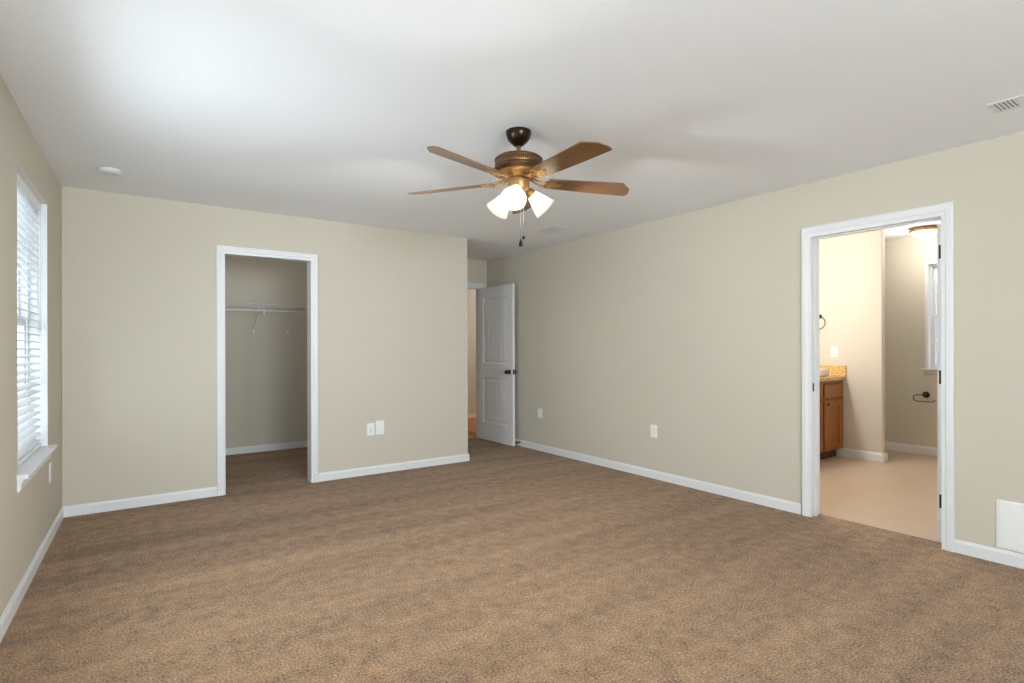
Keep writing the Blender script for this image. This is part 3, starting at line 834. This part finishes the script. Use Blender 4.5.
for x in (X0 + 0.1, -0.55, 0.12, 0.75, X1 - 0.1): obj('rod_hook', tube(nb(), [(x, Y0, -0.028), (x, Y0 - 0.003, -0.05), (x, Y0 - 0.004, -0.074)], 0.004, 6), M['wire'], ws)
bm = nb(); tube(bm, [(0.105, Y0 - 0.004, -0.078), (0.135, Y0 - 0.004, -0.078)], 0.011, 12); bx(bm, 0.115, 0.127, Y0 - 0.010, Y0 + 0.002, -0.125, -0.078)
obj('rod_coupler', bm, M['white'], ws)
for x in (-0.9, 0.07, 0.455, 1.0):
    bm = nb(); tube(bm, [(x, Y0 + 0.004, -0.034), (x, Y0 + 0.03, -0.055), (x, -0.02, -0.285), (x, -0.006, -0.30)], 0.0045, 8)
    br = obj('brace', bm, M['wire'], ws)
    obj('wall_clip', bx(nb(), x - 0.010, x + 0.010, -0.018, 0.0, -0.325, -0.285), M['white'], br, bevel=0.002)

# lamp in the closet, above the doorway (out of sight from the room)
cl = thing('closet_ceiling_light', 'small round frosted ceiling light inside the closet above its doorway', 'ceiling light', (1.17, 6.0, H))
obj('base_ring', lathe(nb(), [(0, 0), (0.11, 0), (0.11, -0.02), (0.10, -0.025), (0, -0.025)], 32), M['white'], cl)
obj('dome', lathe(nb(), [(0.098, -0.024), (0.09, -0.05), (0.06, -0.075), (0, -0.085)], 32), M['dome'], cl)
point('closet_lamp', (1.17, 6.0, H - 0.13), 4.5, WARM, 0.02)

# ------------------------------------------------------------------ bathroom
van = thing('vanity_cabinet', 'cherry wood bathroom vanity cabinet under the gold granite counter', 'cabinet', (0, 0, 0))
VX0, VX1, VY, VB = 4.95, PX0 - 0.004, 2.95, 3.525
bm = nb(); bx(bm, VX0, VX1, VY + 0.02, VB, 0.09, 0.865); bx(bm, VX0, VX1, VY + 0.075, VB, -0.012, 0.09)
obj('body', bm, M['cherry'], van)
bm = nb()
bx(bm, VX0, VX1, VY, VY + 0.02, 0.835, 0.865); bx(bm, VX0, VX1, VY, VY + 0.02, 0.655, 0.672); bx(bm, VX0, VX1, VY, VY + 0.02, 0.09, 0.118)
xs = [6.645, 6.235, 5.80, 5.37, 4.99]
bx(bm, 6.645, VX1, VY, VY + 0.02, 0.118, 0.835); bx(bm, VX0, 4.99, VY, VY + 0.02, 0.118, 0.835)
for x in (6.225, 5.80, 5.37): bx(bm, x - 0.02, x + 0.02, VY, VY + 0.02, 0.118, 0.835)
obj('face_frame', bm, M['cherry'], van)
obj('toe_kick', bx(nb(), VX0, VX1, VY + 0.070, VY + 0.075, -0.012, 0.09), M['cherry_dark'], van)
spans = [(6.250, 6.640), (5.815, 6.200), (5.385, 5.785), (4.995, 5.355)]
for i, (a, b) in enumerate(spans):
    bm = nb(); bx(bm, a - 0.006, b + 0.006, VY - 0.018, VY - 0.0005, 0.680, 0.828)
    dr = obj('drawer', bm, M['cherry'], van, bevel=0.003)
    bm = nb(); z0, z1 = 0.105, 0.645; st = 0.055
    bx(bm, a - 0.006, a + st, VY - 0.018, VY - 0.0005, z0, z1); bx(bm, b - st, b + 0.006, VY - 0.018, VY - 0.0005, z0, z1)
    bx(bm, a + st, b - st, VY - 0.018, VY - 0.0005, z0, z0 + st); bx(bm, a + st, b - st, VY - 0.018, VY - 0.0005, z1 - st, z1)
    bx(bm, a + st, b - st, VY - 0.008, VY - 0.0005, z0 + st, z1 - st)
    dd = obj('door', bm, M['cherry'], van, bevel=0.002)
    kx = a + 0.045
    obj('knob', lathe(nb(), [(0.006, 0), (0.006, 0.012), (0.013, 0.018), (0.014, 0.025), (0.009, 0.030), (0, 0.031)], 16, Matrix.Translation((kx, VY - 0.018, 0.61)) @ Matrix.Rotation(PI/2, 4, 'X')), M['black'], dd)
ct = thing('granite_countertop', 'gold speckled granite countertop with raised splash on the vanity', 'countertop', (0, 0, 0))
obj('slab', bx(nb(), VX0 - 0.02, PX0 - 0.002, 2.915, 3.528, 0.866, 0.908), M['granite'], ct, bevel=0.004)
obj('side_splash', bx(nb(), PX0 - 0.024, PX0 - 0.001, 2.915, 3.528, 0.908, 1.025), M['granite'], ct, bevel=0.002)
obj('back_splash', bx(nb(), VX0, PX0 - 0.024, 3.507, 3.529, 0.908, 1.025), M['granite'], ct, bevel=0.002)
# raised white sink bowl standing on the counter
sk = thing('sink_basin', 'white basin with raised rim set on the granite countertop', 'sink', (0, 0, 0))
def rrect(cx, cy, hx_, hy_, r, n=6):
    p = []
    for (sx_, sy_, a0_) in ((1, 1, 0), (-1, 1, PI/2), (-1, -1, PI), (1, -1, 1.5 * PI)):
        for i in range(n + 1):
            a = a0_ + PI/2 * i / n; p.append((cx + sx_ * (hx_ - r) + r * math.cos(a), cy + sy_ * (hy_ - r) + r * math.sin(a)))
    return p
bm = nb()
cx, cy = 6.245, 3.18
rings = [(0.240, 0.185, 0.9095), (0.255, 0.20, 0.930), (0.262, 0.205, 0.985), (0.262, 0.205, 0.992), (0.250, 0.193, 0.992), (0.240, 0.183, 0.960), (0.19, 0.14, 0.925)]
vs = [[bm.verts.new((x, y, z)) for x, y in rrect(cx, cy, hx_, hy_, min(hx_, hy_) * 0.35)] for hx_, hy_, z in rings]
for A, B in zip(vs, vs[1:]):
    for i in range(len(A)): bm.faces.new((A[i], A[(i + 1) % len(A)], B[(i + 1) % len(A)], B[i])).smooth = True
bm.faces.new(vs[0][::-1]); bm.faces.new(vs[-1])
obj('bowl', bm, M['porcelain'], sk)
obj('drain', lathe(nb(), [(0.022, 0.9255), (0.020, 0.9275), (0, 0.927)], 20, Matrix.Translation((cx, cy, 0))), M['steel'], sk)

tr_ = thing('towel_ring', 'dark bronze towel ring on the bathroom wall above the granite splash', 'towel ring', (PX0, 3.205, 1.60))
obj('mount', lathe(nb(), [(0, 0), (0.024, 0), (0.024, 0.006), (0.014, 0.012), (0.010, 0.04), (0.012, 0.046), (0, 0.048)], 20, Matrix.Rotation(-PI/2, 4, 'Y')), M['black'], tr_)
bm = nb(); R_ = 0.075
tube(bm, [(-0.040, R_ * math.sin(a) - 0.0, -R_ + R_ * math.cos(a)) for a in [2 * PI * i / 40 for i in range(40)]], 0.005, 8, closed=True)
obj('ring', bm, M['black'], tr_)

tp = thing('toilet_paper_holder', 'dark bronze toilet paper holder on the wall under the bathroom window', 'paper holder', (WB, 2.432, 0.685))
obj('mount', lathe(nb(), [(0, 0), (0.036, 0), (0.037, 0.006), (0.028, 0.014), (0.016, 0.022), (0.013, 0.05), (0.016, 0.058), (0, 0.060)], 24, Matrix.Rotation(-PI/2, 4, 'Y')), M['black'], tp)
bm = nb()
pts = [(-0.052, 0.02, -0.002), (-0.052, 0.070, -0.004)]
for i in range(9):
    a = PI/2 + PI * i / 8; pts.append((-0.052, 0.075 - 0.036 * math.cos(a), -0.040 + 0.036 * math.sin(a)))
pts += [(-0.052, -0.070, -0.076), (-0.052, -0.090, -0.068), (-0.052, -0.105, -0.050)]
tube(bm, pts, 0.0048, 8)
obj('arm', bm, M['black'], tp)

bc = thing('ceiling_light', 'bronze rimmed frosted dome light on the bathroom ceiling, lit', 'ceiling light', (7.14, 2.30, HB))
obj('rim', lathe(nb(), [(0, 0), (0.120, 0), (0.132, -0.012), (0.140, -0.030), (0.138, -0.040), (0.126, -0.042), (0, -0.030)], 40), M['brass'], bc)
obj('dome', lathe(nb(), [(0.126, -0.040), (0.120, -0.060), (0.098, -0.084), (0.06, -0.102), (0.02, -0.110), (0, -0.111)], 40), M['dome'], bc)
point('dome_lamp', (7.14, 2.30, HB - 0.17), 9, (1.0, 0.93, 0.82), 0.06)

vl = thing('vanity_light', 'three globe vanity light bar on the bathroom wall over the sink', 'wall light', (5.75, 3.53, 2.0))
obj('backplate', bx(nb(), -0.32, 0.32, -0.03, 0.0, -0.055, 0.055), M['brass'], vl, bevel=0.006)
for x in (-0.22, 0.0, 0.22):
    obj('globe', lathe(nb(), [(0, 0.060)] + [(0.060 * math.sin(PI * i / 12), 0.060 * math.cos(PI * i / 12)) for i in range(1, 12)] + [(0, -0.06)], 24, Matrix.Translation((x, -0.095, 0))), M['dome'], vl)
point('vanity_lamp', (5.35, 3.15, 1.98), 48, (1.0, 0.96, 0.90), 0.10)

hl = thing('hall_ceiling_light', 'frosted flush ceiling light in the hall beyond the panel door', 'ceiling light', (6.1, 7.3, H))
obj('rim', lathe(nb(), [(0, 0), (0.14, 0), (0.14, -0.03), (0, -0.03)], 32), M['brass'], hl)
obj('dome', lathe(nb(), [(0.13, -0.028), (0.11, -0.07), (0.06, -0.095), (0, -0.10)], 32), M['dome'], hl)
point('hall_lamp', (6.1, 7.3, H - 0.3), 30, (1.0, 0.95, 0.86), 0.06)  # unseen lamp added to brighten the hall evenly
